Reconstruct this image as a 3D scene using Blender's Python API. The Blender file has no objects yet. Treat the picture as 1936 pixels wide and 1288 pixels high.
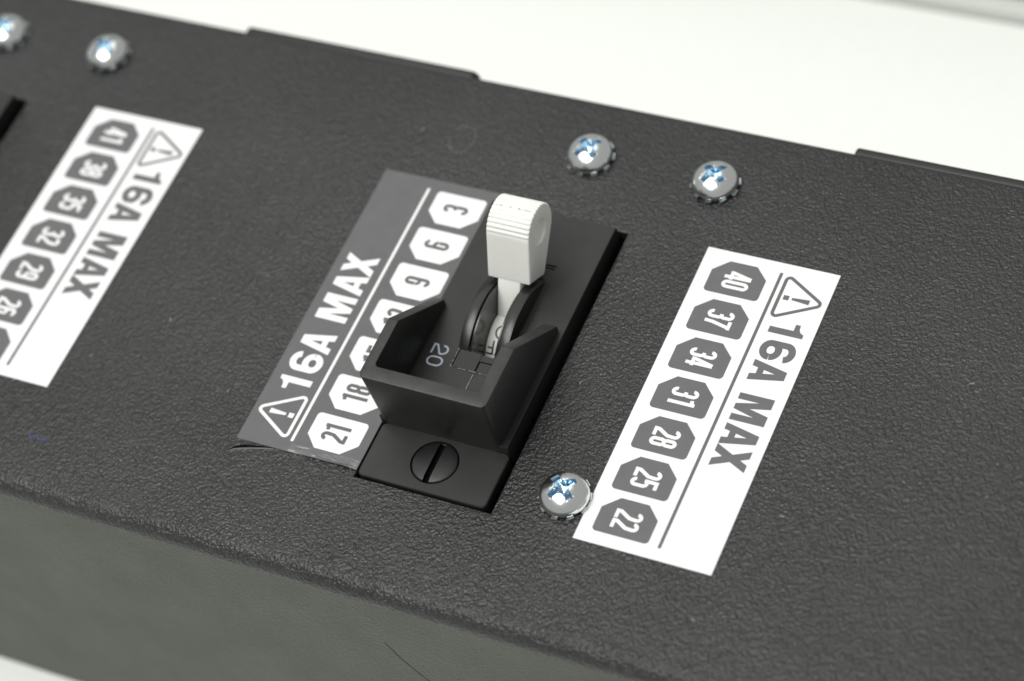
import bpy, bmesh, math, random
from mathutils import Vector, Matrix

random.seed(7)
MM = 0.001
ZT = 58.0                       # height of the case above the table (mm)
sc = bpy.context.scene
col = sc.collection

# ------------------------------------------------------------------ camera
cam_d = bpy.data.cameras.new('camera')
cam = bpy.data.objects.new('camera', cam_d)
col.objects.link(cam)
R = [[0.8971472756944909, 0.3958327876111756, -0.19606929888669244],
     [0.21832798824636934, -0.7832049366027869, -0.5821708656651566],
     [-0.384004759426555, 0.47948559053739104, -0.789071551384767]]
C = Vector((102.0363, -170.8695, 247.9943 + ZT)) * MM
cam.matrix_world = Matrix(((R[0][0], -R[1][0], -R[2][0], C.x),
                           (R[0][1], -R[1][1], -R[2][1], C.y),
                           (R[0][2], -R[1][2], -R[2][2], C.z),
                           (0, 0, 0, 1)))
cam_d.sensor_fit = 'HORIZONTAL'
cam_d.sensor_width = 22.2
cam_d.lens = 4770.56 * 22.2 / 1936
cam_d.clip_start = 0.01
cam_d.clip_end = 50
cam_d.dof.use_dof = True
cam_d.dof.focus_distance = 0.305
cam_d.dof.aperture_fstop = 8.8
cam_d.dof.aperture_blades = 6
sc.camera = cam

# ------------------------------------------------------------------ light
w = bpy.data.worlds.new('World')
sc.world = w
w.use_nodes = True
bg = w.node_tree.nodes['Background']
bg.inputs[0].default_value = (0.985, 1.0, 0.975, 1)
bg.inputs[1].default_value = 0.37


def lamp(name, loc, aim, sx, sy, watts, colr):
    d = bpy.data.lights.new(name, 'AREA')
    d.shape = 'RECTANGLE'
    d.size, d.size_y, d.energy, d.color = sx, sy, watts, colr
    o = bpy.data.objects.new(name, d)
    col.objects.link(o)
    o.location = loc
    o.rotation_euler = (Vector(aim) - Vector(loc)).to_track_quat('-Z', 'Y').to_euler()
    return o


AIM = (-0.02, -0.02, 0.06)
lamp('ceiling_light', (-0.36, -0.50, 1.75), AIM, 1.2, 0.85, 27.0, (1.0, 1.0, 0.98))
lamp('ceiling_glow', (-0.85, 0.85, 2.0), AIM, 2.4, 1.8, 14.0, (0.985, 1.0, 0.965))

sc.view_settings.view_transform = 'Standard'
sc.view_settings.look = 'None'
sc.view_settings.exposure = 0.0
sc.view_settings.gamma = 1.0
sc.view_settings.use_curve_mapping = False
sc.cycles.max_bounces = 8

# ------------------------------------------------------------------ materials


def mat(name, base, rough=0.5, metal=0.0, spec=0.5, coat=0.0):
    m = bpy.data.materials.new(name)
    m.use_nodes = True
    b = m.node_tree.nodes['Principled BSDF']
    b.inputs['Base Color'].default_value = (*base, 1)
    b.inputs['Roughness'].default_value = rough
    b.inputs['Metallic'].default_value = metal
    b.inputs['Specular IOR Level'].default_value = spec
    b.inputs['Coat Weight'].default_value = coat
    return m


def N(m, t, **kw):
    n = m.node_tree.nodes.new(t)
    for k, v in kw.items():
        if hasattr(n, k):
            setattr(n, k, v)
    return n


def L(m, a, b):
    m.node_tree.links.new(a, b)


def coords(m, scale=1000.0):
    tc = N(m, 'ShaderNodeTexCoord')
    mp = N(m, 'ShaderNodeMapping')
    mp.inputs['Scale'].default_value = (scale,) * 3
    L(m, tc.outputs['Object'], mp.inputs['Vector'])
    return mp.outputs['Vector']


def mth(m, op, a, b=None):
    n = N(m, 'ShaderNodeMath')
    n.operation = op
    for i, v in enumerate((a, b)):
        if v is None:
            continue
        if isinstance(v, (int, float)):
            n.inputs[i].default_value = v
        else:
            L(m, v, n.inputs[i])
    return n.outputs[0]


def noise(m, vec, scale, detail=2.0, rough=0.5, dist=0.0):
    n = N(m, 'ShaderNodeTexNoise')
    n.inputs['Scale'].default_value = scale
    n.inputs['Detail'].default_value = detail
    n.inputs['Roughness'].default_value = rough
    n.inputs['Distortion'].default_value = dist
    L(m, vec, n.inputs['Vector'])
    return n.outputs['Fac']


def ramp(m, fac, stops):
    n = N(m, 'ShaderNodeValToRGB')
    e = n.color_ramp.elements
    e[0].position, e[0].color = stops[0][0], (*stops[0][1], 1)
    e[1].position, e[1].color = stops[-1][0], (*stops[-1][1], 1)
    for p, c in stops[1:-1]:
        x = e.new(p)
        x.color = (*c, 1)
    L(m, fac, n.inputs[0])
    return n.outputs[0]


def bump(m, h, dist, strength=1.0):
    n = N(m, 'ShaderNodeBump')
    n.inputs['Strength'].default_value = strength
    n.inputs['Distance'].default_value = dist
    L(m, h, n.inputs['Height'])
    b = m.node_tree.nodes['Principled BSDF']
    L(m, n.outputs[0], b.inputs['Normal'])


def bsdf(m):
    return m.node_tree.nodes['Principled BSDF']


# wrinkle powder coat of the case: pebbled, creased like leather
M_case = mat('powder_coat', (0.02, 0.02, 0.02), 0.4)
v = coords(M_case)
h1 = noise(M_case, v, 2.3, 2.0, 0.5, 0.15)
h2 = noise(M_case, v, 4.4, 1.0, 0.5)
vor = N(M_case, 'ShaderNodeTexVoronoi')
vor.inputs['Scale'].default_value = 2.5
L(M_case, v, vor.inputs['Vector'])
hgt = mth(M_case, 'ADD', mth(M_case, 'MULTIPLY', h1, 1.0), mth(M_case, 'MULTIPLY', h2, 0.32))
hgt = mth(M_case, 'SUBTRACT', hgt, mth(M_case, 'MULTIPLY', vor.outputs['Distance'], 0.22))
bump(M_case, mth(M_case, 'MULTIPLY', hgt, mth(M_case, 'ADD', mth(M_case, 'MULTIPLY', noise(M_case, v, 0.09, 3.0, 0.6), 0.5), 0.75)), 0.00025, 1.0)
big = noise(M_case, v, 0.05, 3.0, 0.6)
L(M_case, ramp(M_case, big, [(0.3, (0.019, 0.019, 0.019)), (0.7, (0.027, 0.027, 0.0268))]), bsdf(M_case).inputs['Base Color'])
L(M_case, mth(M_case, 'ADD', mth(M_case, 'MULTIPLY', noise(M_case, v, 0.045, 5.0, 0.65, 0.6), 0.30), 0.17), bsdf(M_case).inputs['Roughness'])


def plastic(name, base, rough, bscale=9.0, bdist=0.00002, var=0.12, spec=0.5):
    m = mat(name, base, rough, 0.0, spec)
    v = coords(m)
    bump(m, noise(m, v, bscale, 2.0), bdist, 0.6)
    n = noise(m, v, 0.35, 4.0, 0.65)
    lo = tuple(c * (1 - var) for c in base)
    hi = tuple(c * (1 + var) for c in base)
    L(m, ramp(m, n, [(0.3, lo), (0.7, hi)]), bsdf(m).inputs['Base Color'])
    L(m, mth(m, 'ADD', mth(m, 'MULTIPLY', noise(m, v, 0.8, 4.0, 0.7), 0.16), rough - 0.08), bsdf(m).inputs['Roughness'])
    return m


M_plate = plastic('black_plastic', (0.0125, 0.0127, 0.012), 0.40, var=0.25)
M_rim = plastic('rubbed_black_plastic', (0.034, 0.034, 0.033), 0.5, bscale=3.0, bdist=0.00003, var=0.35)
M_gloss = plastic('glossy_black_plastic', (0.014, 0.014, 0.014), 0.2, bdist=0.000006)
M_collar = plastic('polished_black_plastic', (0.014, 0.014, 0.0135), 0.3, bscale=4.0, bdist=0.00001)
M_screwb = plastic('black_nylon', (0.008, 0.008, 0.008), 0.34)
M_white = plastic('white_plastic', (0.85, 0.847, 0.805), 0.42, bscale=5.0, bdist=0.000008, var=0.02)
M_side = plastic('satin_paint', (0.036, 0.037, 0.030), 0.32, bscale=2.2, bdist=0.00003, var=0.12)
v = coords(M_side)
sp_ = mth(M_side, 'ADD', mth(M_side, 'MULTIPLY', noise(M_side, v, 3.0, 3.0, 0.7), 0.7), mth(M_side, 'MULTIPLY', noise(M_side, v, 0.12, 4.0, 0.6), 0.3))
L(M_side, ramp(M_side, sp_, [(0.34, (0.018, 0.023, 0.013)), (0.5, (0.033, 0.039, 0.025)), (0.66, (0.050, 0.057, 0.039))]), bsdf(M_side).inputs['Base Color'])
bump(M_side, noise(M_side, v, 2.6, 2.0), 0.00012, 0.8)
L(M_side, mth(M_side, 'ADD', mth(M_side, 'MULTIPLY', noise(M_side, v, 0.1, 5.0, 0.7), 0.16), 0.30), bsdf(M_side).inputs['Roughness'])
bsdf(M_side).inputs['Specular IOR Level'].default_value = 0.3
M_dust = mat('pale_scuff', (0.22, 0.21, 0.195), 0.7)
M_lip = mat('laminate_lip', (0.05, 0.05, 0.047), 0.4)
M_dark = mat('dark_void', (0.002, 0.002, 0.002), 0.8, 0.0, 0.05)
M_paper = plastic('label_paper', (0.82, 0.82, 0.825), 0.5, bscale=2.0, bdist=0.000008, var=0.012)
M_ink = plastic('grey_ink', (0.118, 0.118, 0.120), 0.5, bscale=6.0, bdist=0.000004, var=0.06)
M_vinyl = plastic('grey_vinyl', (0.110, 0.110, 0.112), 0.42, bscale=2.0, bdist=0.00001, var=0.07)
M_wink = plastic('white_ink', (0.83, 0.83, 0.83), 0.5, bscale=3.0, bdist=0.000004, var=0.015)
M_black_ink = mat('black_ink', (0.02, 0.02, 0.02), 0.5)
M_blue_ink = mat('blue_ink', (0.04, 0.055, 0.20), 0.5)
M_num = mat('pale_blue_print', (0.33, 0.36, 0.43), 0.5)
M_zinc = mat('zinc_plate', (0.86, 0.88, 0.87), 0.20, 1.0)
v = coords(M_zinc)
L(M_zinc, mth(M_zinc, 'ADD', mth(M_zinc, 'MULTIPLY', noise(M_zinc, v, 2.5, 4.0, 0.7), 0.2), 0.09), bsdf(M_zinc).inputs['Roughness'])
bump(M_zinc, noise(M_zinc, v, 3.0, 3.0), 0.000012, 0.6)
M_zblue = mat('blue_zinc_plate', (0.32, 0.48, 0.62), 0.2, 1.0)
v = coords(M_zblue)
bump(M_zblue, noise(M_zblue, v, 4.0, 3.0), 0.00003, 0.7)
M_zwash = mat('zinc_washer', (0.62, 0.68, 0.68), 0.28, 1.0)
M_table = plastic('table_laminate', (0.89, 0.905, 0.87), 0.38, bscale=0.8, bdist=0.00001, var=0.012)
M_back = plastic('painted_board', (0.60, 0.62, 0.585), 0.5, bscale=0.6, bdist=0.00001, var=0.02)
M_film = bpy.data.materials.new('clear_film')
M_film.use_nodes = True
M_film.node_tree.nodes.clear()
fo, fm, ft, fg = (N(M_film, t) for t in ('ShaderNodeOutputMaterial', 'ShaderNodeMixShader', 'ShaderNodeBsdfTransparent', 'ShaderNodeBsdfGlossy'))
fg.inputs['Roughness'].default_value = 0.24
fm.inputs[0].default_value = 0.055
L(M_film, ft.outputs[0], fm.inputs[1])
L(M_film, fg.outputs[0], fm.inputs[2])
L(M_film, fm.outputs[0], fo.inputs[0])
# yellow grime only on the worn ridge of the lever
M_grip = plastic('worn_white_plastic', (0.85, 0.847, 0.805), 0.42, bscale=5.0, bdist=0.000008, var=0.02)

for m_ in (M_white, M_grip):
    bsdf(m_).inputs['Subsurface Weight'].default_value = 0.3
    bsdf(m_).inputs['Subsurface Radius'].default_value = (1.0, 0.9, 0.75)
    bsdf(m_).inputs['Subsurface Scale'].default_value = 0.001

# ------------------------------------------------------------------ helpers


class MB:
    """collects vertices (mm, scene axes) and faces for ONE mesh object"""

    def __init__(s):
        s.v, s.f, s.mi, s.m = [], [], [], 0

    def add(s, vs, fs):
        o = len(s.v)
        s.v += [tuple(p) for p in vs]
        s.f += [tuple(i + o for i in f) for f in fs]
        s.mi += [s.m] * len(fs)

    def box(s, x0, x1, y0, y1, z0, z1):
        s.add([(x, y, z) for z in (z0, z1) for y in (y0, y1) for x in (x0, x1)],
              [(0, 2, 3, 1), (4, 5, 7, 6), (0, 1, 5, 4), (2, 6, 7, 3), (0, 4, 6, 2), (1, 3, 7, 5)])

    def prism(s, poly, z0, z1):
        n = len(poly)
        s.add([(x, y, z0) for x, y in poly] + [(x, y, z1) for x, y in poly],
              [tuple(range(n))[::-1], tuple(range(n, 2 * n))] +
              [(i, (i + 1) % n, (i + 1) % n + n, i + n) for i in range(n)])

    def strip(s, a, b, close=False):
        n = len(a)
        s.add(list(a) + list(b), [(i, (i + 1) % n, (i + 1) % n + n, i + n) for i in range(n if close else n - 1)])

    def build(s, name, m, parent=None, org=(0, 0, 0), bevel=0.0, seg=2, smooth=30, merge=True, mats=None):
        me = bpy.data.meshes.new(name)
        ox, oy, oz = org
        me.from_pydata([((x - ox) * MM, (y - oy) * MM, (z - oz) * MM) for x, y, z in s.v], [], s.f)
        for mm in (mats or [m]):
            me.materials.append(mm)
        if mats:
            me.polygons.foreach_set('material_index', s.mi)
        bm = bmesh.new()
        bm.from_mesh(me)
        if merge:
            bmesh.ops.remove_doubles(bm, verts=bm.verts, dist=1e-7)
        bmesh.ops.recalc_face_normals(bm, faces=bm.faces)
        if bevel:
            es = [e for e in bm.edges if len(e.link_faces) == 2 and e.calc_face_angle(0) > math.radians(28)]
            bmesh.ops.bevel(bm, geom=es, offset=bevel * MM, segments=seg, profile=0.5, affect='EDGES', clamp_overlap=True)
        for f in bm.faces:
            f.smooth = smooth > 0
        if smooth:
            for e in bm.edges:
                if len(e.link_faces) == 2 and e.calc_face_angle(0) > math.radians(smooth):
                    e.smooth = False
        bm.to_mesh(me)
        bm.free()
        o = bpy.data.objects.new(name, me)
        col.objects.link(o)
        if parent:
            o.parent = parent
        else:
            o.location = (ox * MM, oy * MM, (oz + ZT) * MM)
        return o


def thing(name, label, cat, org, group=None):
    o = bpy.data.objects.new(name, None)
    o.empty_display_size = 0.01
    col.objects.link(o)
    o.location = (org[0] * MM, org[1] * MM, (org[2] + ZT) * MM)
    o['label'] = label
    o['category'] = cat
    if group:
        o['group'] = group
    return o


def copy_tree(o, parent=None):
    c = o.copy()
    col.objects.link(c)
    c.parent = parent
    for ch in o.children:
        copy_tree(ch, c)
    return c


def arc(cx, cy, rx, ry, a0, a1, n=12):
    return [(cx + rx * math.cos(math.radians(a0 + (a1 - a0) * i / n)),
             cy + ry * math.sin(math.radians(a0 + (a1 - a0) * i / n))) for i in range(n + 1)]


def rrect(x0, x1, y0, y1, r, n=5):
    return (arc(x1 - r, y0 + r, r, r, -90, 0, n) + arc(x1 - r, y1 - r, r, r, 0, 90, n) +
            arc(x0 + r, y1 - r, r, r, 90, 180, n) + arc(x0 + r, y0 + r, r, r, 180, 270, n))


def ribbon(pts, t, close=False):
    """centre line -> list of quads (2-D) of width t"""
    n = len(pts)
    lft, rgt = [], []
    for i in range(n):
        p = Vector(pts[i])
        a = Vector(pts[i - 1]) if (i > 0 or close) else None
        b = Vector(pts[(i + 1) % n]) if (i < n - 1 or close) else None
        d1 = (p - a).normalized() if a is not None and (p - a).length > 1e-9 else None
        d2 = (b - p).normalized() if b is not None and (b - p).length > 1e-9 else None
        if d1 is None:
            d1 = d2
        if d2 is None:
            d2 = d1
        n1 = Vector((-d1.y, d1.x))
        n2 = Vector((-d2.y, d2.x))
        m = (n1 + n2)
        m = m.normalized() if m.length > 1e-6 else n1
        k = min(1 / max(m.dot(n1), 0.2), 2.6)
        lft.append(p + m * k * t / 2)
        rgt.append(p - m * k * t / 2)
    q = []
    for i in range(n if close else n - 1):
        j = (i + 1) % n
        q.append((lft[i], rgt[i], rgt[j], lft[j]))
    return q


# --- condensed bold numerals drawn as stroked centre lines (height H, width W)


def digit(ch, W=1.24, H=3.5, t=0.475):
    l, r, b, tp = t / 2, W - t / 2, t / 2, H - t / 2
    cx, rx = W / 2, (W - t) / 2
    ry = rx * 1.12
    mid = H * 0.53
    S = []
    if ch == '0':
        S.append((arc(cx, tp - ry, rx, ry, 0, 180) + arc(cx, b + ry, rx, ry, 180, 360), True))
    elif ch == '1':
        S.append(([(W * 0.62, 0), (W * 0.62, H)], False))
        S.append(([(W * 0.62, H - t * 0.62), (W * 0.34, H - t * 0.95), (W * 0.10, H - t * 1.1)], False))
    elif ch == '2':
        S.append((arc(cx, tp - ry, rx, ry, 185, 0, 14) + [(r, tp - ry - H * 0.07), (r - 0.06, mid + 0.02), (l + 0.02, b + 0.42), (l, b - t / 2)], False))
        S.append(([(l - t / 2, b), (W, b)], False))
    elif ch == '3':
        S.append((arc(cx, tp - ry, rx, ry, 190, 0, 12) + [(r, mid + ry * 0.75)] + arc(cx + 0.02, mid + ry * 0.75, rx - 0.02, ry * 0.75, 0, -75, 6) + [(cx - 0.12, mid)], False))
        S.append(([(cx - 0.12, mid)] + arc(cx + 0.02, mid - ry * 0.8, rx - 0.02, ry * 0.8, 75, 0, 6) + arc(cx, b + ry, rx, ry, 0, -190, 12), False))
    elif ch == '4':
        x = W * 0.70
        S.append(([(x, 0), (x, H)], False))
        S.append(([(x - 0.12, H - 0.02), (l - 0.06, H * 0.27)], False))
        S.append(([(-0.04, H * 0.255), (W + 0.03, H * 0.255)], False))
    elif ch == '5':
        S.append(([(W - 0.05, tp), (l + 0.02, tp)], False))
        S.append(([(l + 0.04, H), (l, mid - 0.15)], False))
        S.append(([(l, mid - 0.1)] + arc(cx, mid + 0.24 - ry, rx, ry, 150, 0, 10) + arc(cx, b + ry, rx, ry, 0, -185, 12), False))
    elif ch in '69':
        for a in (arc(cx, tp - ry, rx, ry, 5, 180, 12) + arc(cx, b + ry, rx, ry, 180, 360, 12) + [(r, mid + 0.1 - ry)],
                  arc(cx, mid + 0.18 - ry, rx, ry, 0, 170, 12)):
            S.append(([(W - x, H - y) for x, y in a] if ch == '9' else a, False))
    elif ch == '7':
        S.append(([(0, tp), (W, tp)], False))
        S.append(([(r - 0.02, H - 0.05), (W * 0.36, H * 0.3), (W * 0.30, 0)], False))
    elif ch == '8':
        S.append((arc(cx, tp - ry, rx - 0.02, ry, 0, 180) + arc(cx, mid + ry * 0.8, rx - 0.02, ry * 0.8, 180, 360), True))
        S.append((arc(cx, mid - ry * 0.85, rx, ry * 0.85, 0, 180) + arc(cx, b + ry, rx, ry, 180, 360), True))
    out = []
    for k, (pts, cl) in enumerate(S):
        out += [(q, k) for q in ribbon(pts, t, cl)]
    return out


def heavy(ch):
    """the heavy capitals and figures of the rating line, height 4.45"""
    h = 4.45
    if ch == '1':
        return [([(0.97, 0), (1.88, 0), (1.88, h), (1.3, h), (0.97, 3.6)], 0),
                ([(0, 3.05), (1.2, 3.05), (1.32, h), (1.08, 3.98), (0.7, 3.74), (0, 3.66)], 1)], 1.9
    if ch == '6':
        W, t = 2.95, 0.9
        l, cx, rx = t / 2, W / 2, (W - t) / 2
        ry = 0.86
        pts = arc(cx, h - t / 2 - ry + 0.05, rx, ry, 4, 180, 14) + arc(cx, t / 2 + ry - 0.05, rx, ry, 180, 360, 14) + [(W - t / 2, 1.4)]
        return [(q, 0) for q in ribbon(pts, t)] + [(q, 1) for q in ribbon(arc(cx, 1.45, rx, ry, 0, 172, 12), t)], W
    if ch == 'A':
        return [([(0, 0), (0.95, 0), (1.56, 3.2), (1.56, h), (0.92, h)], 0),
                ([(3.08, 0), (2.13, 0), (1.52, 3.2), (1.52, h), (2.16, h)], 1),
                ([(0.9, 0.78), (2.2, 0.78), (2.2, 1.6), (0.9, 1.6)], 2)], 3.08
    if ch == 'M':
        return [([(0, 0), (0.92, 0), (0.92, h), (0, h)], 0), ([(3.08, 0), (4.0, 0), (4.0, h), (3.08, h)], 0),
                ([(0.5, h), (1.45, h), (2.42, 0), (1.62, 0)], 1), ([(3.5, h), (2.55, h), (1.58, 0), (2.38, 0)], 2)], 4.0
    if ch == 'X':
        return [([(0, 0), (1.08, 0), (3.12, h), (2.06, h)], 0), ([(3.2, 0), (2.12, 0), (0.08, h), (1.14, h)], 1)], 3.2


# ------------------------------------------------------------------ the surface it stands on
YB = 95.5
tb = MB()
tb.box(-700, 700, -600, YB, -88, -58)
table = tb.build('table_top', M_table, None, (0, 0, -58), bevel=1.0)
table['kind'] = 'structure'
table['label'] = 'glossy white laminate table top under the case'
wl = MB()
wl.box(-700, 700, YB + 4.2, YB + 22, -120, -20)
wall = wl.build('wall', M_back, None, (0, YB + 4.2, -58), bevel=0.8)
wall['kind'] = 'structure'
tr = MB()
prof = [(YB + 0.3, -70), (YB + 0.3, -57.6), (YB + 0.6, -56.9), (YB + 3.2, -56.4), (YB + 3.9, -56.8), (YB + 3.9, -70)]
tr.strip([(-700, y, z) for y, z in prof], [(700, y, z) for y, z in prof], True)
tr.build('edge_trim', M_back, wall, (0, YB + 4.2, -58))

# ------------------------------------------------------------------ the case
PER = 92.7
X0, X1 = -215.0, 145.0
YF, YN = 19.5, -58.9
HOLE = (-29.42, -10.95, -44.2, -0.6)
OC = (-35, -20, -58)
case = thing('power_distribution_unit', 'long black textured metal case with rounded edges lying on the white table', 'power unit', OC)
mb = MB()
EL, ER, EN, EB = 0.12, 0.5, 0.14, 0.2     # rounded lip of the openings, side by side
holes = [(HOLE[0] + dx, HOLE[1] + dx, HOLE[2], HOLE[3]) for dx in (-PER, 0)]
xs = sorted({X0, X1} | {q for h in holes for q in (h[0] - EL, h[1] + ER)})
RN, RB = 2.2, 1.3
ys_top = [YN + RN, HOLE[2] - EN, HOLE[3] + EB, YF - RB]


def inhole(xa, ya):
    return any(h[0] - EL - 1e-6 < xa < h[1] + ER and h[2] - EN - 1e-6 < ya < h[3] + EB for h in holes)


for i in range(len(xs) - 1):
    for j in range(3):
        if not inhole((xs[i] + xs[i + 1]) / 2, (ys_top[j] + ys_top[j + 1]) / 2):
            a, b, c_, d = xs[i], xs[i + 1], ys_top[j], ys_top[j + 1]
            mb.add([(a, c_, 0), (b, c_, 0), (b, d, 0), (a, d, 0)], [(0, 1, 2, 3)])
front = [(YN, -RN)] + [(y, z) for y, z in arc(YN + RN, -RN, RN, RN, 180, 90, 10)][1:]
back = [(y, z) for y, z in arc(YF - RB, -RB, RB, RB, 90, 0, 6)] + [(YF, -57.8)]
for prof in (front, back):
    for i in range(len(xs) - 1):
        mb.strip([(xs[i], y, z) for y, z in prof], [(xs[i + 1], y, z) for y, z in prof])
for x in (X0, X1):                                   # closed ends
    full = [(YN, -57.8)] + front + back
    mb.add([(x, y, z) for y, z in full], [tuple(range(len(full)))])
for h in holes:
    def lip(k, z):
        return [(h[0] - EL * k, h[2] - EN * k, z), (h[1] + ER * k, h[2] - EN * k, z), (h[1] + ER * k, h[3] + EB * k, z), (h[0] - EL * k, h[3] + EB * k, z)]
    o_, m_, i_ = lip(1, 0), lip(0.3, -0.1), lip(0, -0.36)
    d_ = [(x, y, -1.5) for x, y, z in i_]
    for a, b in ((o_, m_), (m_, i_), (i_, d_)):
        mb.strip(a, b, True)
mb.build('case_shell', M_case, case, OC, smooth=38)
sp = MB()
for i in range(len(xs) - 1):
    sp.strip([(xs[i], YN, -57.8), (xs[i], YN, -RN)], [(xs[i + 1], YN, -57.8), (xs[i + 1], YN, -RN)])
sp.build('side_panel', M_side, case, OC)

# lids of the rear sockets that stand out behind the far edge
for (xa, xb) in ((-78.4, -41.7), (12.3, 49.0), (-171.0, -134.4)):
    t = MB()
    pts = arc(xb - 1.2, -0.62 - 1.1, 1.2, 1.1, 0, 90, 6) + arc(xa + 0.5, -0.62 - 0.6, 0.5, 0.6, 90, 180, 4) + [(xa, -14.0), (xb, -14.0)]
    n = len(pts)
    ya, yb = YF - 0.2, YF + 1.05
    t.add([(x, ya, z) for x, z in pts] + [(x, yb, z) for x, z in pts],
          [tuple(range(n)), tuple(range(n, 2 * n))] + [(i, (i + 1) % n, (i + 1) % n + n, i + n) for i in range(n)])
    t.build('socket_rim', M_plate, case, OC, bevel=0.25, smooth=40)

# ------------------------------------------------------------------ screws: domed cross-head with a toothed washer


def make_screw():
    org = (0, 0, 0)
    RH, zb, zt = 3.1, 0.62, 2.75

    def dome(r):
        q = min(r / RH, 1.0)
        return zb + 0.2 + (zt - zb - 0.2) * (1 - q ** 2.1) ** 0.54

    def recess(x, y):
        ax, ay = abs(x), abs(y)
        hi, lo = max(ax, ay), min(ax, ay)
        # distance inside a cross whose arms widen into fillets near the middle
        wdt = 0.40 + 0.38 * math.exp(-((hi - 0.3) / 0.38) ** 2)
        d = min(wdt - lo, 1.8 - hi)
        return d

    n = 150
    ring = []
    g = {}
    hb, rb = MB(), MB()
    for i in range(n + 1):
        for j in range(n + 1):
            # disc mapping of a square grid, so the rim is round
            a, b = -1 + 2 * i / n, -1 + 2 * j / n
            u = a * math.sqrt(1 - b * b / 2)
            w_ = b * math.sqrt(1 - a * a / 2)
            x, y = u * RH, w_ * RH
            d = recess(x, y)
            z = dome(math.hypot(x, y))
            k = max(0.0, min(1.0, (d + 0.11) / 0.26))
            k = k * k * (3 - 2 * k)
            depth = 1.7 - 0.5 * math.hypot(x, y)
            g[i, j] = (x, y, z - k * depth, d)
    hv, hf, rf = [], [], []
    for i in range(n + 1):
        for j in range(n + 1):
            hv.append(g[i, j][:3])
    for i in range(n):
        for j in range(n):
            f = (i * (n + 1) + j, (i + 1) * (n + 1) + j, (i + 1) * (n + 1) + j + 1, i * (n + 1) + j + 1)
            d = (g[i, j][3] + g[i + 1, j + 1][3]) / 2
            (rf if d > 0.03 else hf).append(f)
    hb.add(hv, hf)
    # rim below the dome
    m = 72
    zr = zb + 0.2
    c0 = [(RH * math.cos(2 * math.pi * k / m), RH * math.sin(2 * math.pi * k / m), zr) for k in range(m)]
    c1 = [(RH * 1.0 * math.cos(2 * math.pi * k / m), RH * math.sin(2 * math.pi * k / m), zb + 0.1) for k in range(m)]
    c2 = [(x * 0.96, y * 0.96, zb) for x, y, z in c1]
    c3 = [(x * 0.4, y * 0.4, zb) for x, y, z in c1]
    for a, b in ((c0, c1), (c1, c2), (c2, c3)):
        hb.strip(a, b, True)
    root = hb.build('screw', M_zinc, case, org, smooth=55)
    used = sorted({i for f in rf for i in f})
    mp = {o: k for k, o in enumerate(used)}
    rb.add([hv[i] for i in used], [tuple(mp[i] for i in f) for f in rf])
    rb.build('cross_recess', M_zblue, root, org, smooth=40)
    # washer: flat ring and ten twisted teeth
    wb = MB()
    for ra, rc, z0, z1 in ((1.7, 2.75, 0.04, 0.72),):
        A = [(ra * math.cos(2 * math.pi * k / 48), ra * math.sin(2 * math.pi * k / 48)) for k in range(48)]
        B = [(x * rc / ra, y * rc / ra) for x, y in A]
        wb.strip([(x, y, z1) for x, y in A], [(x, y, z1) for x, y in B], True)
        wb.strip([(x, y, z1) for x, y in B], [(x, y, z0) for x, y in B], True)
    nt = 10
    for k in range(nt):
        a = 2 * math.pi * k / nt
        er = Vector((math.cos(a), math.sin(a), 0))
        et = Vector((-math.sin(a), math.cos(a), 0))
        vs = []
        for rr, tw in ((2.55, 0.0), (3.28, 0.30)):
            for q in (-0.46, 0.46):
                for zz in (0.14, 0.42):
                    p = er * rr + et * q * (1.0 if tw else 0.9)
                    vs.append((p.x, p.y, zz + q * tw))
        wb.add(vs, [(0, 1, 3, 2), (4, 6, 7, 5), (0, 4, 5, 1), (2, 3, 7, 6), (1, 5, 7, 3), (0, 2, 6, 4)])
    wb.build('toothed_washer', M_zwash, root, org, bevel=0.05, seg=1, smooth=35)
    return root


scr = make_screw()
spots = [(-3.0, -39.6, 52), (-2.75, 9.6, 57), (-20.35, 9.75, 49), (-95.6, 9.8, 62), (-113.1, 9.7, 55)]
for i, (x, y, a) in enumerate(spots):
    o = scr if i == 0 else copy_tree(scr, case)
    o.location = ((x - OC[0]) * MM, (y - OC[1]) * MM, (0 - OC[2]) * MM)
    o.rotation_euler = (math.radians((2.0, -1.5, 1.0, -2.5, 1.5)[i]), math.radians((-1.0, 2.0, -2.5, 1.0, 2.0)[i]), math.radians(a))

# small marks on the coat
pm = MB()
for k, (xa, ya, xb, yb) in enumerate(((-73.6, -50.6, -73.0, -51.2), (-73.0, -51.2, -72.5, -50.5), (-72.6, -50.6, -72.0, -51.1), (-72.0, -51.0, -70.6, -50.9))):
    for q in ribbon([(xa, ya), (xb, yb)], 0.16):
        pm.add([(p.x, p.y, 0.03 + 0.004 * k) for p in q], [(0, 1, 2, 3)])
pm.build('pen_mark', M_blue_ink, case, OC, smooth=0)
sm = MB()
for q in ribbon(arc(-38.6, 8.4, 1.7, 2.3, -170, 150, 30), 0.055):
    sm.add([(p.x, p.y, 0.03) for p in q], [(0, 1, 2, 3)])
sm.build('scuff_mark', M_dust, case, OC, smooth=0)
hs = MB()
pts = [(-6.9, -11.8), (-5.4, -15.2), (-3.3, -18.4), (-0.9, -21.0), (1.0, -22.6)]
for q in ribbon(pts, 0.09):
    hs.add([(p.x - 14.5, YN - 0.04, p.y) for p in q], [(0, 1, 2, 3)])
hs.build('scratch', M_dark, case, OC, smooth=0)
ds = MB()
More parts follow.
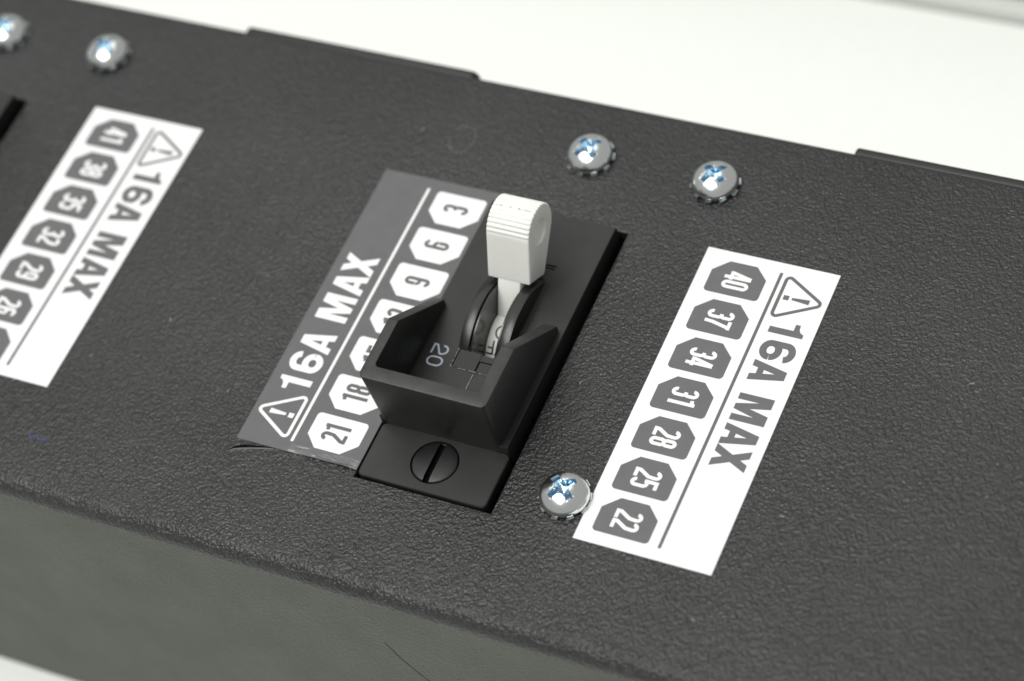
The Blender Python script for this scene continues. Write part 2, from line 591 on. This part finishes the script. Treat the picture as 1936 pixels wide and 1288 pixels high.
for k in range(70):
    x, y, s_ = random.uniform(-120, 45), random.uniform(-55, 18), random.choice((0.05, 0.06, 0.08, 0.1))
    if -47 < x < -10 and -45 < y < 1.2 or 0 < x < 17.6 and -45 < y < 0.2 or -93 < x < -75 and -45 < y < 1:
        continue
    a = random.uniform(0, 3.1)
    l_ = s_ * random.choice((1, 1, 1.4, 3.5))
    dx, dy = math.cos(a), math.sin(a)
    P = [(x + dx * p * l_ - dy * q * s_, y + dy * p * l_ + dx * q * s_) for p, q in ((-1, -0.7), (0.8, -1), (1, 0.8), (-0.7, 1))]
    ds.prism(P, 0.02, 0.02 + s_)
d_ = ds.build('dust_specks', M_dust, case, OC, smooth=0)
d_['kind'] = 'stuff'

# ------------------------------------------------------------------ labels
LW, LL = 17.5, 44.5


def badge_poly():
    r = 0.55
    return ([(1.46, 3.55), (1.46, 7.13), (3.2, 8.88)] + arc(6.52 - r, 8.88 - r, r, r, 90, 0, 5) +
            arc(6.52 - r, 1.68 + r, r, r, 0, -90, 5) + [(3.2, 1.68)])


def make_label(label, x0, y0, rot, up, nums, m_bg, m_print, m_num, tmin=0.0, lift=None):
    """up = +1: reads towards -Y with its top towards +X; up = -1: the other way round"""
    org = (x0, y0, 0)
    cr, sr = math.cos(rot), math.sin(rot)

    def P(s, t, z):
        a, b = up * t, -up * s
        x, y = cr * a - sr * b, sr * a + cr * b
        if lift:
            z += lift(s, t)
        return (x, y, z)
    root = thing('rating_label', label, 'label', org, 'labels stuck on the case')
    zs, z1, z2 = 0.10, 0.116, 0.132
    b = MB()
    ns, nt = (90, 36) if lift else (2, 2)
    for i in range(ns):
        for j in range(nt):
            c4 = [(LL * (i + a) / ns, tmin + (LW - tmin) * (j + c) / nt) for a, c in ((0, 0), (1, 0), (1, 1), (0, 1))]
            b.add([P(s, t, zs) for s, t in c4], [(0, 1, 2, 3)])
    edge = ([(LL * i / ns, tmin) for i in range(ns)] + [(LL, tmin + (LW - tmin) * j / nt) for j in range(nt)] +
            [(LL * (ns - i) / ns, LW) for i in range(ns)] + [(0, LW - (LW - tmin) * j / nt) for j in range(nt)])
    b.strip([P(s, t, zs) for s, t in edge], [P(s, t, zs - 0.085) for s, t in edge], True)
    b.build('label_sheet', m_bg, root, (0, 0, 0), smooth=40)
    for k, num in enumerate(nums):
        b = MB()
        poly = [(s + 6.05 * k, t) for s, t in badge_poly()]
        b.add([P(s, t, z1) for s, t in poly], [tuple(range(len(poly)))])
        bo = b.build('number_badge', m_print, root, (0, 0, 0), smooth=0)
        b = MB()
        W, gap = 1.24, 0.13
        tot = len(num) * W + (len(num) - 1) * gap
        for q, ch in enumerate(num):
            for quad, lay in digit(ch):
                b.add([P(4.2 + 6.05 * k - tot / 2 + q * (W + gap) + p[0], 3.6 + p[1], z2 + 0.004 * lay) for p in quad], [(0, 1, 2, 3)])
        b.build('numeral', m_num, bo, (0, 0, 0), smooth=0, merge=False)
    b = MB()
    ln = rrect(1.5, 42.9, 10.15, 10.56, 0.12, 3)
    b.add([P(s, t, z1) for s, t in ln], [tuple(range(len(ln)))])
    b.build('divider_line', m_print, root, (0, 0, 0), smooth=0)
    # warning triangle
    b = MB()
    A, Bq, Cq = Vector((1.62, 11.27)), Vector((8.22, 11.27)), Vector((4.93, 16.98))
    cen = (A + Bq + Cq) / 3
    tri = []
    for p, a0 in ((A, 210), (Bq, -30), (Cq, 90)):
        c = p + (cen - p).normalized() * 0.92
        tri += arc(c.x, c.y, 0.46, 0.46, a0 - 60, a0 + 60, 6)
    for q in ribbon(tri, 0.44, True):
        b.add([P(p.x, p.y, z1) for p in q], [(0, 1, 2, 3)])
    to = b.build('warning_triangle', m_print, root, (0, 0, 0), smooth=0)
    b = MB()
    for poly in ([(4.6, 15.18), (5.33, 15.18), (5.14, 12.9), (4.79, 12.9)], [(4.62, 12.52), (5.31, 12.52), (5.31, 11.8), (4.62, 11.8)]):
        b.add([P(s, t, z1) for s, t in poly], [(0, 1, 2, 3)])
    b.build('exclamation_mark', m_print, to, (0, 0, 0), smooth=0)
    # 16A MAX
    for ch, s0 in (('1', 8.5), ('6', 11.4), ('A', 14.62), ('M', 19.7), ('A', 24.2), ('X', 27.3)):
        b = MB()
        polys, wd = heavy(ch)
        for poly, lay in polys:
            b.add([P(s0 + p[0], 11.72 + p[1], z1 + 0.004 * lay) for p in poly], [tuple(range(len(poly)))])
        b.build('printed_character', m_print, root, (0, 0, 0), smooth=0, merge=False)
    return root


make_label('white label with grey number badges 40 to 22 beside the single lower screw', 0, 0, 0, 1,
           ['40', '37', '34', '31', '28', '25', '22'], M_paper, M_ink, M_wink)
make_label('white label with grey number badges 41 to 23', -PER, 0.82, 0.0049, 1,
           ['41', '38', '35', '32', '29', '26', '23'], M_paper, M_ink, M_wink)


def lift(s, t):
    # the loose lower edge of the dark label: small folds that run along it
    if s > 3.0 or t > 11.5:
        return 0.0
    k = max(0.0, 1 - s / 1.5) ** 1.1
    side = max(0.0, min(1.0, (11.5 - t) / 3.0)) * max(0.0, min(1.0, (t - 0.4) / 1.5))
    f = 0.16 + 0.07 * math.sin(1.1 * t + 3.0 * s) + 0.12 * math.sin(8.0 * s + 0.5 * t)
    return max(0.0, f) * k * side


dark = make_label('dark grey label with white number badges 21 to 3 and a wrinkled end', -29.05, -43.42, 0.0, -1,
                  ['21', '18', '15', '12', '9', '6', '3'], M_vinyl, M_wink, M_ink, 0.45, lift)
fw = MB()                                           # clear laminate that has come loose and creased along the end
nt_, ns_ = 60, 26
for i in range(nt_ + 1):
    for j in range(ns_ + 1):
        t_, s_ = 0.55 + 9.6 * i / nt_, 0.02 + 1.35 * j / ns_
        k = math.sin(math.pi * min(1, j / ns_)) ** 0.6 * min(1.0, (10.15 - t_) / 3.0)
        z = 0.15 + lift(s_, t_) + k * (0.05 + 0.05 * math.sin(9.0 * s_ + 0.9 * t_ + 0.8 * math.sin(1.7 * t_)) + 0.04 * math.sin(17 * s_ - 1.3 * t_ + 1.5 * math.sin(2.3 * t_)))
        fw.v.append((-29.05 - t_, -43.42 + s_, z))
fw.f = [(i * (ns_ + 1) + j, (i + 1) * (ns_ + 1) + j, (i + 1) * (ns_ + 1) + j + 1, i * (ns_ + 1) + j + 1) for i in range(nt_) for j in range(ns_)]
fw.mi = [0] * len(fw.f)
fw.build('film_crease', M_film, dark, (-29.05, -43.42, 0), smooth=80)
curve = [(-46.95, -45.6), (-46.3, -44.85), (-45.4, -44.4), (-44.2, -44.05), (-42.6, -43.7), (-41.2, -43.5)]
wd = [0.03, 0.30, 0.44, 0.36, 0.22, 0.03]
fs = MB()                                           # torn edge of the laminate: its shadow drawn as a dark strip, with a pale lip
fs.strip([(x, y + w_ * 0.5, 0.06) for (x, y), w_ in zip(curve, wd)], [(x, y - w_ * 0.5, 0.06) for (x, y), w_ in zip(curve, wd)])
fs.build('film_edge_shadow', M_dark, dark, (-29.05, -43.42, 0), smooth=0)
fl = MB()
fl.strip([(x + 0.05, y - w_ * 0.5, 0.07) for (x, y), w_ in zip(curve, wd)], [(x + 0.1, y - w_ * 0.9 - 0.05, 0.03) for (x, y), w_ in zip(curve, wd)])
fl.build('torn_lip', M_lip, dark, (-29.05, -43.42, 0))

# ------------------------------------------------------------------ circuit breaker
XC = -20.5
OB = (XC, -20.0, 0.0)
br = thing('circuit_breaker', 'black circuit breaker with white toggle lever and boxed guard beside the dark grey label', 'breaker', OB,
           'breakers set into the case')
PX0, PX1 = -29.2, -11.85
ZP = 2.0
SL0, SL1, SY0, SY1 = -22.3, -18.7, -24.5, -11.4
b = MB()                                            # face plate with the lever slot
for (a, c_, d, f) in ((PX0, SL0, -36.18, -1.55), (SL1, PX1, -36.18, -1.55), (SL0, SL1, -36.18, SY0), (SL0, SL1, SY1, -1.55)):
    b.add([(a, d, ZP), (c_, d, ZP), (c_, f, ZP), (a, f, ZP)], [(0, 1, 2, 3)])
rim = [(PX0, -36.18), (PX1, -36.18), (PX1, -1.55), (PX0, -1.55)]
r2 = 0.18
top = [(PX0, -36.18, ZP), (PX1, -36.18, ZP), (PX1, -1.55, ZP), (PX0, -1.55, ZP)]
mid_ = [(PX0 - 0.07, -36.24, ZP - 0.09), (PX1 + 0.07, -36.24, ZP - 0.09), (PX1 + 0.07, -1.48, ZP - 0.09), (PX0 - 0.07, -1.48, ZP - 0.09)]
bot = [(x, y, -5.0) for x, y, z in mid_]
b.strip(top, mid_, True)
b.strip(mid_, bot, True)
sl = [(SL0, SY0), (SL1, SY0), (SL1, SY1), (SL0, SY1)]
b.strip([(x, y, ZP) for x, y in sl], [(x, y, -9) for x, y in sl], True)
b.build('face_plate', M_plate, br, OB, smooth=30)
b = MB()
b.box(PX0 + 0.6, PX1 - 0.4, -43.0, -2.2, -34, -9.2)
b.build('body', M_dark, br, OB)

# tongue with a countersunk hole for the slotted screw
TZ = 0.55
tx, ty = -20.25, -39.85
oth = rrect(-29.02, -11.65, -44.12, -36.2, 0.7, 6)
dense = []
for i in range(len(oth)):
    a, c_ = Vector(oth[i]), Vector(oth[(i + 1) % len(oth)])
    k = max(1, int((c_ - a).length / 0.7))
    dense += [a.lerp(c_, q / k) for q in range(k)]


def around(pts, r):
    return [(tx + r * (p.x - tx) / math.hypot(p.x - tx, p.y - ty), ty + r * (p.y - ty) / math.hypot(p.x - tx, p.y - ty)) for p in pts]


b = MB()
inset = [(tx + (p.x - tx) * 0.985, ty + (p.y - ty) * 0.975) for p in dense]
b.strip([(p.x, p.y, -3.0) for p in dense], [(p.x, p.y, TZ - 0.14) for p in dense], True)
b.strip([(p.x, p.y, TZ - 0.14) for p in dense], [(x, y, TZ) for x, y in inset], True)
b.strip([(x, y, TZ) for x, y in inset], [(x, y, TZ) for x, y in around(dense, 3.08)], True)
b.strip([(x, y, TZ) for x, y in around(dense, 3.08)], [(x, y, TZ - 0.45) for x, y in around(dense, 2.95)], True)
b.strip([(x, y, TZ - 0.45) for x, y in around(dense, 2.95)], [(x, y, TZ - 0.75) for x, y in around(dense, 0.05)], True)
b.build('mounting_tongue', M_plate, br, OB, smooth=30)
b = MB()
sw, rs = 0.42, 2.9
b2 = []
for sgn in (1, -1):
    a0 = math.degrees(math.asin(sw / rs))
    prev = None
    for r_, z_ in ((rs, TZ - 0.6), (rs, TZ - 0.06), (rs - 0.12, TZ + 0.05), (rs - 0.8, TZ + 0.22)):
        a0 = math.degrees(math.asin(sw / r_))
        ln = [(tx + sgn * p[0], ty + p[1], z_) for p in arc(0, 0, r_, r_, 90 - a0, -90 + a0, 24)]
        ln = [(tx + sgn * math.copysign(max(abs(x - tx), sw), 1), y, z) for x, y, z in ln]
        ln.append((tx + sgn * sw, ty, z_))
        if prev:
            b.strip(prev, ln, True)
        prev = ln
    b.add(prev, [tuple(range(len(prev)))])
so = b.build('slotted_screw', M_screwb, br, OB, smooth=25)
b = MB()
b.box(tx - sw + 0.01, tx + sw - 0.01, ty - 2.8, ty + 2.8, TZ - 0.72, TZ - 0.42)
b.build('slot_floor', M_dark, so, OB)

# guard: U-shaped wall whose wings slope down
GX0, GX1, GF = -29.55, -12.5, -36.8
GT, KY, TY, TZ2 = 11.0, -27.9, -18.5, 3.0
TL, TR, TF = 1.4, 1.75, 1.95


def wall_path(x0, x1, yf, r):
    p = [(x1, TY), (x1, KY)]
    p += arc(x1 - r, yf + r, r, r, 0, -90, 6)
    p += arc(x0 + r, yf + r, r, r, -90, -180, 6)
    p += [(x0, KY), (x0, TY)]
    return p


out = wall_path(GX0, GX1, GF, 0.8)
outb = wall_path(-29.12, -12.6, -36.28, 0.8)          # the foot is drawn in a little
inn = wall_path(GX0 + TL, GX1 - TR, GF + TF, 0.55)


def gz(y):
    return GT if y <= KY + 1e-6 else GT + (TZ2 - GT) * (y - KY) / (TY - KY)


b = MB()
ob = [(x, y, 0.3) for x, y in outb]
ot = [(x, y, gz(y)) for x, y in out]
ib = [(x, y, 0.3) for x, y in inn]
it = [(x, y, gz(y)) for x, y in inn]
b.strip(ob, ot)
b.m = 1
b.strip(ot, it)
b.m = 0
b.strip(it, ib)
for k in (0, -1):
    b.add([ob[k], ot[k], it[k], ib[k]], [(0, 1, 2, 3)])
b.build('guard', M_plate, br, OB, bevel=0.09, smooth=30, mats=[M_plate, M_rim])

# the two arched collars and their glossy liners
PY, PZ = -18.1, -4.5


def disc_seg(b, xa, xb, r, zlow, n=40):
    a0 = math.degrees(math.asin((zlow - PZ) / r))
    pr = arc(PY, PZ, r, r, a0, 180 - a0, n)
    k = len(pr)
    b.add([(xa, y, z) for y, z in pr] + [(xb, y, z) for y, z in pr],
          [tuple(range(k)), tuple(range(k, 2 * k))] + [(i, (i + 1) % k, (i + 1) % k + k, i + k) for i in range(k)])


for xa, xb in ((-23.78, -22.42), (-18.6, -17.2)):
    b = MB()
    disc_seg(b, xa, xb, 9.05, 1.4)
    b.build('collar', M_collar, br, OB, bevel=0.09, smooth=30)
for xa, xb in ((-22.29, -22.08), (-18.92, -18.71)):
    b = MB()
    disc_seg(b, xa, xb, 8.75, -3.9)
    b.build('slot_liner', M_gloss, br, OB, smooth=30)

# flat shutter pieces, seams and printed rating on the floor of the guard
for (a, c_, d, f, z) in ((-23.55, -20.36, -27.1, -24.4, 2.07), (-20.16, -17.9, -27.1, -25.5, 2.10), (-20.16, -17.9, -33.5, -27.24, 2.06)):
    b = MB()
    b.box(a, c_, d, f, 1.9, z)
    b.build('shutter_piece', M_plate, br, OB, bevel=0.03, seg=1)
b = MB()
random.seed(3)


def seam(p, q, wd=0.07):
    p, q = Vector(p), Vector(q)
    n = max(3, int((q - p).length / 0.35))
    pts = [p.lerp(q, i / n) + Vector((random.uniform(-.012, .012), random.uniform(-.012, .012))) for i in range(n + 1)]
    for i in range(n):
        if random.random() < 0.82:
            for qd in ribbon(pts[i:i + 2], wd * random.uniform(0.6, 1.5)):
                b.add([(v_.x, v_.y, 2.115) for v_ in qd], [(0, 1, 2, 3)])


seam((-23.62, -24.3), (-23.62, -27.15))
seam((-23.62, -27.17), (-18.3, -27.17))
seam((-20.26, -27.2), (-20.26, -30.6), 0.1)
seam((-18.2, -27.2), (-18.2, -30.4))
b.build('seam_wear', M_dust, br, OB, smooth=0, merge=False)
b = MB()
b.box(-23.54, -23.4, -26.95, -24.3, 2.0, 2.09)
b.box(-20.38, -20.18, -27.0, -25.5, 2.0, 2.105)
b.box(-20.2, -17.9, -25.62, -25.46, 2.0, 2.105)
b.build('seam_gap', M_dark, br, OB)
b = MB()
b.box(-16.75, -16.6, -22.0, -12.2, 1.95, 2.07)
b.build('mould_ridge', M_plate, br, OB)
b = MB()
b.box(-18.2, -16.75, -9.45, -9.25, 2.004, 2.03)
b.box(-18.2, -16.85, -9.85, -9.7, 2.004, 2.03)
b.build('index_mark', M_dark, br, OB)


def glyph_flat(chs, W, H, t, gap):
    outq = []
    for k, ch in enumerate(chs):
        outq += [([(p[0] + k * (W + gap), p[1]) for p in q], lay) for q, lay in digit(ch, W, H, t)]
    return outq


b = MB()
for q, lay in glyph_flat('20', 1.5, 2.25, 0.25, 0.3):     # reads towards -Y, top towards +X
    b.add([(-27.05 + p[1], -24.35 - p[0], 2.02 + 0.004 * lay) for p in q], [(0, 1, 2, 3)])
b.build('rating_print', M_num, br, OB, smooth=0, merge=False)

# lever: axis tilted back by 33 degrees about the pivot
TILT = math.radians(33)
cu, su = math.cos(TILT), math.sin(TILT)


def lev(x, u, v_):
    return (x, PY + u * su + v_ * cu, PZ + u * cu - v_ * su)


b = MB()
RD = 4.7
n = 64
dr = arc(PY, PZ, RD, RD, 0, 360, n)[:-1]
for xa in (-22.05, -18.95):
    b.add([(xa, y, z) for y, z in dr], [tuple(range(n))])
b.strip([(-22.05, y, z) for y, z in dr], [(-18.95, y, z) for y, z in dr], True)
vs = []
for u, hv in ((3.6, 1.62), (9.75, 1.72)):
    for x in (-22.03, -18.97):
        for s_ in (-1, 1):
            vs.append(lev(x, u, s_ * hv if s_ > 0 else -(1.55 if u < 5 else 2.105)))
b.add(vs, [(0, 1, 3, 2), (4, 6, 7, 5), (0, 4, 5, 1), (2, 3, 7, 6), (0, 2, 6, 4), (1, 5, 7, 3)])
lever = b.build('toggle_lever', M_white, br, OB, bevel=0.1, smooth=35)

# grip: flared block with a ribbed round top and a dimple in each side
ur, rr = 16.35, 3.32
prof = [(9.62, -2.12), (9.62, 2.12)]
b0 = [(9.62, 2.12)]


def lerp2(a, c_, k):
    return [(a[0] + (c_[0] - a[0]) * i / k, a[1] + (c_[1] - a[1]) * i / k) for i in range(k)]


outl = lerp2((9.62, -2.1), (9.62, 2.1), 8) + lerp2((9.62, 2.1), (ur - 0.5, rr), 14)
nr = 18
for k in range(nr):                                   # ribs round the top, back to front
    for q in range(8):
        f = (k + q / 8) / nr
        a = math.radians(98 - f * 196)
        amp = 0.19 * abs(math.sin(math.pi * q / 8)) ** 0.7
        # worn flat where thumbs rub the crown
        wear = math.exp(-((f - 0.66) / 0.10) ** 2)
        r_ = rr - 0.10 + amp * (1 - 0.45 * wear)
        outl.append((ur + r_ * math.cos(a), r_ * math.sin(a)))
outl += lerp2((ur - 0.5, -rr), (9.62, -2.1), 14)
n = len(outl)
GXL, GXR = XC - 2.9, XC + 2.9
dc, rd = (16.1, -0.05), 1.68
b = MB()


def cap(xface, sg):
    bev = 0.11
    o1 = [lev(xface - sg * bev, u, v_) for u, v_ in outl]
    o2 = [lev(xface, dc[0] + (u - dc[0]) * 0.972, dc[1] + (v_ - dc[1]) * 0.972) for u, v_ in outl]
    ang = [math.atan2(v_ - dc[1], u - dc[0]) for u, v_ in outl]

    def ringp(r_, dx):
        return [lev(xface - sg * dx, dc[0] + r_ * math.cos(a), dc[1] + r_ * math.sin(a)) for a in ang]
    b.strip(o1, o2, True)
    prev = o2
    for r_, dx in ((rd + 0.08, 0.0), (rd, 0.05), (rd * 0.94, 0.45), (rd * 0.80, 0.85), (rd * 0.5, 1.12), (rd * 0.25, 1.2), (0.02, 1.22)):
        cur = ringp(r_, dx)
        b.strip(prev, cur, True)
        prev = cur
    return o1


oa = cap(GXL, -1)
oc = cap(GXR, 1)
b.strip(oa, oc, True)
b.build('grip', M_grip, lever, OB, smooth=32)
# brownish grime caught in two of the ribs
random.seed(11)
b = MB()
for k in range(34):
    f = random.choice((0.585, 0.66, 0.66, 0.66, 0.735)) + random.uniform(-0.008, 0.008)
    a = math.radians(98 - f * 196)
    r_ = rr - 0.02
    xa = random.uniform(GXL + 0.25, GXR - 0.6)
    ln = random.uniform(0.12, 0.5)
    da = random.uniform(0.006, 0.018)
    P4 = [lev(x, ur + r_ * math.cos(a_), r_ * math.sin(a_)) for x, a_ in ((xa, a - da), (xa + ln, a - da * 0.6), (xa + ln, a + da), (xa, a + da * 0.7))]
    b.add(P4, [(0, 1, 2, 3)])
M_grime = mat('grime', (0.40, 0.345, 0.22), 0.7)
b.build('grime_marks', M_grime, lever, OB, smooth=0, merge=False)


def on_drum(x, ang, lay=0):
    r_ = RD + 0.012 + 0.004 * lay
    return (x, PY + r_ * math.cos(ang), PZ + r_ * math.sin(ang))


# OFF, upside down for this side: tops towards -Y, reads towards -X
t_, H_, W_ = 0.23, 1.85, 0.95
F = [([(t_ / 2, 0), (t_ / 2, H_)], 0), ([(0, H_ - t_ / 2), (W_, H_ - t_ / 2)], 1), ([(0, H_ * 0.52), (W_ * 0.85, H_ * 0.52)], 1)]
Oo = [(arc(0.36, H_ / 2, 0.27, H_ / 2 - t_ / 2, 0, 360, 24), 0)]
b = MB()
xcur = -18.97
for gl, wd in ((Oo, 0.71), (F, W_), (F, W_)):
    for pts, lay in gl:
        pts2 = []
        for i in range(len(pts) - 1):
            a, c_ = Vector(pts[i]), Vector(pts[i + 1])
            k = max(1, int((c_ - a).length / 0.3))
            pts2 += [tuple(a.lerp(c_, q / k)) for q in range(k)]
        pts2.append(pts[-1])
        for q in ribbon(pts2, t_):
            b.add([on_drum(xcur - p.x, math.radians(121) + p.y / RD, lay) for p in q], [(0, 1, 2, 3)])
    xcur -= wd + 0.16
b.build('off_lettering', M_black_ink, lever, OB, smooth=0, merge=False)
b = MB()
for q in ribbon(arc(-20.2, 0, 0.95, 0.95, 0, 360, 32)[:-1], 0.22, True):
    b.add([on_drum(p.x, math.radians(106) + p.y / RD) for p in q], [(0, 1, 2, 3)])
b.build('off_symbol', M_black_ink, lever, OB, smooth=0, merge=False)

# the neighbouring breaker in the next opening (only its edge shows)
b2 = copy_tree(br)
b2.location.x -= PER * MM
b2['label'] = 'black circuit breaker set into the opening beside the 41 to 23 label'
